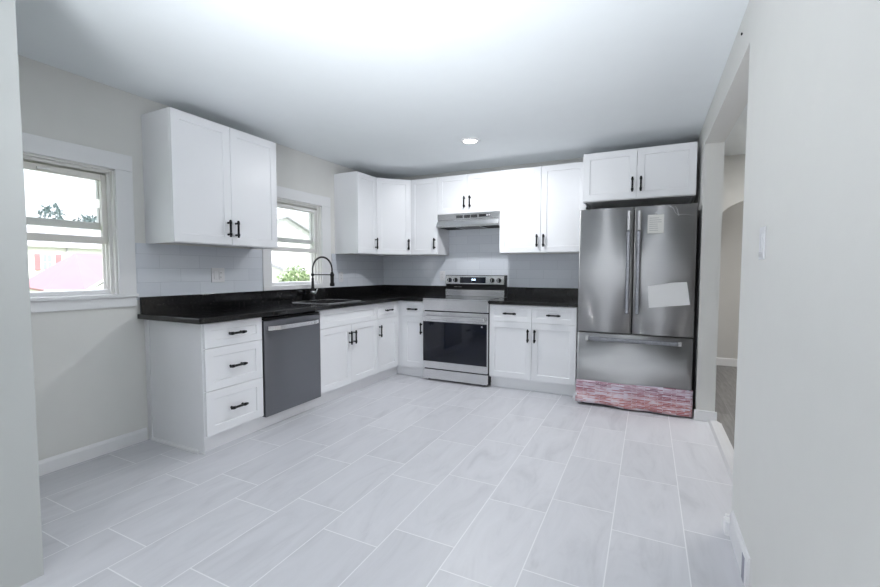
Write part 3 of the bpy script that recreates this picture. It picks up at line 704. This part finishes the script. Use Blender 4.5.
# printed film over the foot of the freezer drawer, its lower edge loose
bm = NB(); cols = 40; rows = 8; g = []
for j in range(rows+1):
    row = []
    for i in range(cols+1):
        tx = i/cols; x = -0.004+tx*(w+0.012); z0 = 0.026-0.018*tx+0.004*math.sin(9*tx); z1 = 0.222+0.012*tx+0.003*math.sin(11*tx)
        z = z0+(z1-z0)*j/rows; lift = (1-j/rows)
        y = -0.782-0.006*4*max(0, min(1, tx))*(1-max(0, min(1, tx)))-0.0022-0.026*lift**2*(0.6+0.4*math.sin(17*tx+j))-0.0012*math.sin(40*tx+2*j)**2
        row.append(bm.verts.new((x, y, z)))
    g.append(row)
for j in range(rows):
    for i in range(cols): bm.faces.new((g[j][i], g[j][i+1], g[j+1][i+1], g[j+1][i]))
pf = obj('protective_film', bm, FILM, fz, 'loose film with pink and red print', smooth=True)
sm = pf.modifiers.new('thick', 'SOLIDIFY'); sm.thickness = 0.0006; sm.offset = 0
bm = NB()                                           # crumpled corner of the film
for k in range(4):
    c = (-0.018+0.006*k, -0.778-0.006*k, 0.045+0.014*k)
    vs = [bm.verts.new((c[0]+random.uniform(-.016, .016), c[1]+random.uniform(-.012, .012), c[2]+random.uniform(-.03, .03))) for _ in range(8)]
    bmesh.ops.convex_hull(bm, input=vs)
obj('film_corner', bm, CLEARF, pf, 'crumpled white corner')
# faint loose edges of clear film
bm = NB(); tube(bm, [(0.70, -0.7905, 1.745), (0.735, -0.7915, 1.72), (0.752, -0.792, 1.68), (0.772, -0.7915, 1.66), (0.80, -0.7905, 1.668), (0.88, -0.786, 1.655)], 0.0014, 6)
tube(bm, [(0.772, -0.7915, 1.66), (0.768, -0.7905, 1.70), (0.750, -0.791, 1.735)], 0.0014, 6)
obj('film_edge', bm, CLEARF, dr_, 'wrinkled edge of clear film')
# papers held to the right door
pn = thing('hang_tag', 'small cream tag with printed lines on the right refrigerator door', 'tag', (3.23, -0.7885, 1.60))
bm = NB(); box(bm, -0.060, 0.060, -0.004, -0.0028, -0.080, 0.075); pp = obj('tag_sheet', bm, PAPER2, pn)
bm = NB()
for k in range(7): box(bm, -0.046, random.uniform(0.01, 0.046), -0.0046, -0.0041, 0.045-0.017*k, 0.049-0.017*k)
obj('printed_line', bm, INK, pp, 'faint grey printed lines')
bm = NB(); lathe(bm, [(0.007, 0), (0.007, -0.004), (0.004, -0.007)], (-0.002, 0.001, 0.088), 'y', 14); tube(bm, [(-0.002, -0.003, 0.088), (-0.001, -0.004, 0.07)], 0.002, 6); obj('hanger', bm, PLATE, pn)
bm = NB()
cor = [(-0.152, -0.103), (0.148, -0.067), (0.120, 0.119), (0.010, 0.112), (-0.165, 0.081)]
A = [bm.verts.new((x, -0.0005-0.003*abs(x)*3, z)) for x, z in cor]; B = [bm.verts.new((x, -0.0014-0.003*abs(x)*3, z)) for x, z in cor]
bm.faces.new(A); bm.faces.new(B[::-1])
for k in range(5): bm.faces.new((A[k], A[(k+1) % 5], B[(k+1) % 5], B[k]))
o = obj('paper_sheet', bm, PAPER, loc=(3.348, -0.7895, 1.0)); tag(o, 'tilted blank white sheet of paper on the right refrigerator door', 'paper')

# ------------------------------------------------------------------ ceiling lights
def downlight(x, y, label, watt=DOWN_W):
    t_ = thing('recessed_downlight', label, 'ceiling light', (x, y, CE), 0, 'recessed ceiling lights')
    bm = NB(); lathe(bm, [(0.060, -0.0005), (0.092, -0.0005), (0.092, -0.004), (0.082, -0.010), (0.064, -0.011), (0.060, -0.004)], (0, 0, 0), 'z', 40); obj('trim_ring', bm, TRIM, t_)
    bm = NB(); lathe(bm, [(0.0605, -0.002), (0.0605, -0.008), (0.04, -0.009), (0.01, -0.0095)], (0, 0, 0), 'z', 32); obj('diffuser', bm, LED, t_)
    lp = lamp('downlight_lamp', 'AREA', (0, 0, -0.014), (0, 0, 0), watt, (0.95, 0.97, 1.0), shape='DISK', size=0.12); lp.parent = t_
    return t_
downlight(1.68, -1.07, 'recessed round ceiling light near the back cabinets')
for k, (x, y) in enumerate(((2.35, -5.6), (2.35, -6.7))): downlight(x, y, ('recessed round ceiling light above the camera', 'recessed round ceiling light far behind the camera')[k], 5)
lamp('added_hall_light', 'AREA', (5.3, -0.6, CE-0.02), (0, 0, 0), 26, (1.0, 0.99, 0.98), shape='DISK', size=1.6)  # unseen area lamp added to brighten the hall, no fixture
lamp('added_arch_room_light', 'AREA', (5.0, 1.2, CE-0.02), (0, 0, 0), 4.5, (1.0, 0.985, 0.965), shape='DISK', size=0.3)  # another added lamp without fixture, lights the space past the arch

# ------------------------------------------------------------------ outlets, switch, register, screw
def outlet(name, label, loc, rotz, w, h, kind):
    r = thing(name, label, 'switch' if kind == 'rocker' else 'outlet', loc, rotz)
    bm = NB(); box(bm, -w/2, w/2, -0.006, 0, -h/2, h/2, 0.002); p_ = obj('cover_plate', bm, PLATE, r)
    gangs = 2 if w > 0.1 else 1
    for g_ in range(gangs):
        cx = 0 if gangs == 1 else (-0.023 if g_ == 0 else 0.023)
        if kind == 'rocker' or (gangs == 2 and g_ == 0):
            bm = NB(); box(bm, cx-0.016, cx+0.016, -0.0095, -0.005, -0.033, 0.033, 0.002); obj('rocker', bm, PLATE, p_)
        else:
            bm = NB(); box(bm, cx-0.017, cx+0.017, -0.0085, -0.005, -0.034, 0.034, 0.002); s_ = obj('socket', bm, PLATE, p_)
            for zz in (-0.018, 0.018):
                for xx in (-0.006, 0.006):
                    bm = NB(); box(bm, cx+xx-0.001, cx+xx+0.001, -0.0090, -0.0083, zz-0.004, zz+0.005); obj('socket_slot', bm, DARKIN, s_)
    return r
outlet('wall_outlet', 'white double outlet plate on the tile under the left wall cabinet', (0.008, -2.437, 1.168), LROT, 0.118, 0.118, 'socket')
outlet('wall_outlet', 'white single outlet plate on the tile right of the faucet', (0.008, -0.884, 1.135), LROT, 0.072, 0.116, 'socket')
outlet('wall_outlet', 'white single outlet plate on the back tile left of the range', (0.885, -0.008, 1.145), 0, 0.072, 0.116, 'socket')
outlet('light_switch', 'white light switch on the right wall near the doorway', (RW, -2.853, 1.308), -LROT, 0.072, 0.118, 'rocker')
o = thing('wall_screw', 'tiny dark screw in the header above the doorway', 'screw', (RW, -2.27, 2.33), -LROT)
bm = NB(); lathe(bm, [(0.003, 0), (0.007, -0.004), (0.005, -0.007)], (0, 0, 0), 'y', 10); obj('screw_head', bm, BLACK, o)
rg_ = thing('air_register', 'white baseboard air register low on the right wall', 'vent', (RW, -2.50, 0), -LROT)
# local x runs towards -y (towards the camera), -y is into the room
bm = NB(); prism(bm, [(0, 0.0), (-0.012, 0.0), (-0.012, 0.105), (-0.006, 0.122), (0, 0.124)], 0.0, 0.36, 'x', 0.001); b_ = obj('register_cover', bm, TRIM, rg_)
bm = NB(); box(bm, 0.285, 0.325, -0.0135, -0.0118, 0.0, 0.100); obj('register_slot', bm, M('grey_slot', (0.30, 0.30, 0.36), 0.5, noise=0.05), b_, 'grey slot')

# ------------------------------------------------------------------ outdoors
bm = NB(); box(bm, -80, -0.4, -40, 60, -1.7, -1.5); struct('ground', bm, LAWN, 'lawn outside')
def gable_house(name, label, x0, x1, y0, y1, zb, ze, zr, ridge, wall, roof, over=0.3):
    h = thing(name, label, 'house', (0.5*(x0+x1), 0.5*(y0+y1), zb))
    cx, cy = 0.5*(x0+x1), 0.5*(y0+y1); X0, X1, Y0, Y1 = x0-cx, x1-cx, y0-cy, y1-cy
    bm = NB()
    if ridge == 'x': prism(bm, [(Y0, 0), (Y1, 0), (Y1, ze-zb), (0, zr-zb), (Y0, ze-zb)], X0, X1, 'x')
    else: prism(bm, [(X0, 0), (X1, 0), (X1, ze-zb), (0, zr-zb), (X0, ze-zb)], Y0, Y1, 'y')
    wl_ = obj('house_wall', bm, wall, h)
    bm = NB(); t = 0.12
    a0, a1 = (Y0, Y1) if ridge == 'x' else (X0, X1)
    s = (zr-ze)/(a1); e = over
    prof = [(a0-e, ze-zb-s*e), (0, zr-zb), (a1+e, ze-zb-s*e), (a1+e, ze-zb-s*e+t), (0, zr-zb+t*1.1), (a0-e, ze-zb-s*e+t)]
    if ridge == 'x': prism(bm, prof, X0-e, X1+e, 'x')
    else: prism(bm, prof, Y0-e, Y1+e, 'y')
    obj('house_roof', bm, roof, h)
    return h, cx, cy
h, cx, cy = gable_house('neighbor_house', 'white house with a red-shuttered window, seen through the left window', -38, -30, 0, 20, -1.5, 2.75, 4.6, 'y', SIDING, GROOF)
def house_window(h, x, y0, y1, z0, z1, zb):
    bm = NB(); box(bm, x-0.02, x+0.06, y0, y1, z0-zb, z1-zb); f = obj('house_window', bm, VINYL, h)
    bm = NB(); my, mz = 0.5*(y0+y1), 0.5*(z0+z1)-zb; g_ = 0.05
    for a, b in ((y0+g_, my-0.02), (my+0.02, y1-g_)):
        for c, d_ in ((z0-zb+g_, mz-0.02), (mz+0.02, z1-zb-g_)): box(bm, x+0.055, x+0.07, a, b, c, d_)
    obj('house_pane', bm, M('house_pane_glass', (0.30, 0.33, 0.40), 0.2, noise=0.05), f)
house_window(h, 4.0, 7.74-cy, 8.24-cy, 1.2, 2.2, -1.5)
for a, b in ((7.40, 7.66), (8.42, 8.70)):
    bm = NB(); box(bm, 4.0, 4.06, a-cy, b-cy, 1.2+1.5, 2.2+1.5)
    for k in range(9): box(bm, 4.06, 4.075, a-cy+0.03, b-cy-0.03, 2.75+0.1*k, 2.80+0.1*k)
    obj('shutter', bm, RSHUT, h, 'red shutter')
bm = NB(); tube(bm, [(4.06, 9.0-cy, 0.0), (4.06, 9.0-cy, 4.2)], 0.05, 8); obj('downspout', bm, M('downspout_grey', (0.55, 0.55, 0.56), 0.5), h)
# red roofed shed in front of it
g = thing('red_roofed_shed', 'low shed with a pink-red metal roof seen through the left window', 'shed', (-11.2, 2.2, -1.5))
def L_(p): return (p[0]+11.2, p[1]-2.2, p[2]+1.5)
bm = NB()
top = [(-13.05, 2.18, 1.75), (-13.45, 3.85, 1.75)]
low = [(-10.0, 0.244, 0.725), (-9.0, 0.618, 0.708), (-10.5, 1.713, 0.936), (-12.6, 3.10, 1.16)]
T = [bm.verts.new(L_(p)) for p in top]; Lw = [bm.verts.new(L_(p)) for p in low]
for tri in ((T[0], Lw[0], Lw[1]), (T[0], Lw[1], Lw[2]), (T[0], Lw[2], T[1]), (T[1], Lw[2], Lw[3])): bm.faces.new(tri)
bk_ = [bm.verts.new(L_(p)) for p in ((-15.5, 1.6, 0.7), (-16.0, 3.8, 0.7))]
bm.faces.new((T[0], T[1], bk_[1], bk_[0])); bm.faces.new((T[0], bk_[0], Lw[0])); bm.faces.new((T[1], Lw[3], bk_[1]))
o = obj('shed_roof', bm, RROOF, g); sm = o.modifiers.new('thick', 'SOLIDIFY'); sm.thickness = 0.06; sm.offset = -1
bm = NB(); tube(bm, [L_((-9.0, 0.618, 0.69)), L_((-10.5, 1.713, 0.915)), L_((-12.6, 3.10, 1.14))], 0.035, 6); tube(bm, [L_((-10.0, 0.244, 0.705)), L_((-9.0, 0.618, 0.69))], 0.035, 6); obj('roof_edge', bm, VINYL, g, 'white eave trim')
bm = NB()
base = [(-10.1, 0.45), (-9.3, 0.75), (-10.7, 1.85), (-12.5, 2.95), (-15.6, 3.6), (-15.2, 1.75)]
hz_ = [0.66, 0.66, 0.86, 1.06, 0.62, 0.64]
A = [bm.verts.new(L_((*p, -1.5))) for p in base]; B = [bm.verts.new(L_((*p, z))) for p, z in zip(base, hz_)]
for k in range(6): bm.faces.new((A[k], A[(k+1) % 6], B[(k+1) % 6], B[k]))
obj('shed_wall', bm, SIDING, g)

def foliage(bm, c, rad, n, s, seed, rough=0.3):
    rnd = random.Random(seed)
    for _ in range(n):
        while True:
            p = Vector((rnd.uniform(-1, 1), rnd.uniform(-1, 1), rnd.uniform(-1, 1)))
            if 0.35 < p.length < 1: break
        p *= 1+rough*(math.sin(5*p.x+seed)*math.cos(4*p.y)+0.5*math.sin(7*p.z))*0.5
        q = Vector((c[0]+p.x*rad[0], c[1]+p.y*rad[1], c[2]+p.z*rad[2]))
        m_ = Euler((rnd.uniform(0, 6), rnd.uniform(0, 6), rnd.uniform(0, 6))).to_matrix(); k = s*rnd.uniform(0.6, 1.3)
        bm.faces.new([bm.verts.new(q+m_ @ Vector(v)) for v in ((-k, 0, 0), (0, -k*0.45, k*0.1), (k, 0, 0), (0, k*0.45, k*0.1))])
def tree(name, label, cat, loc, blobs, n, s, mat_, th, tr):
    t_ = thing(name, label, cat, loc, 0)
    bm = NB()
    for i, (c, rd) in enumerate(blobs): foliage(bm, c, rd, n, s, i+int(loc[1]*7))
    obj('crown', bm, mat_, t_)
    bm = NB(); tube(bm, [(0, 0, 0), (tr*0.3, 0, th*0.5), (0, 0, th)], [tr, tr*0.8, tr*0.4], 8)
    for i, (c, rd) in enumerate(blobs[:4]): tube(bm, [(0, 0, th*0.7), (c[0]*0.6, c[1]*0.6, c[2]*0.95), c], [tr*0.45, tr*0.3, tr*0.15], 6)
    obj('trunk', bm, BARK, t_)
tree('garden_shrub', 'round green shrub outside the window over the sink', 'shrub', (-9.0, 7.45, -1.5), [((0, 0, 2.35), (0.6, 0.62, 0.55)), ((0.1, -0.35, 2.1), (0.45, 0.4, 0.5)), ((0.1, 0.42, 2.1), (0.45, 0.42, 0.5)), ((0.1, 0, 1.6), (0.7, 0.75, 0.8)), ((0, 0, 0.7), (0.75, 0.8, 0.7))], 700, 0.075, LEAF, 2.0, 0.06)
tree('distant_tree', 'distant dark tree above the red-shuttered house, left window', 'tree', (-45, 14.2, -1.5), [((0, 0, 7.2), (1.3, 0.9, 1.6)), ((0.3, -0.8, 6.2), (1, 0.7, 0.9)), ((0, 0.8, 6.4), (1, 0.8, 1.0)), ((0, 0, 4.5), (1.5, 1.5, 1.6))], 260, 0.22, TREEL, 6.5, 0.22)
tree('distant_tree', 'low dark tree right of the taller distant tree, left window', 'tree', (-45, 17.6, -0.4), [((0, -0.6, 5.9), (1.2, 1.1, 1.0)), ((0.3, 0.9, 5.5), (1, 1.0, 0.9)), ((0, 2.0, 5.2), (1, 0.9, 0.8)), ((0, 0.5, 3.6), (1.5, 2.2, 1.5))], 260, 0.22, TREEL, 5.2, 0.22)
gable_house('neighbor_house', 'white gabled house seen through the window over the sink', -24, -14, 9.2, 14.2, -1.5, 3.05, 4.0, 'x', SIDING, GROOF, 0.25)
h, cx, cy = gable_house('garden_shed', 'small grey-roofed shed beside the green shrub', -13.5, -11.2, 8.9, 10.3, -1.5, 1.25, 1.55, 'y', SIDING, GROOF, 0.15)
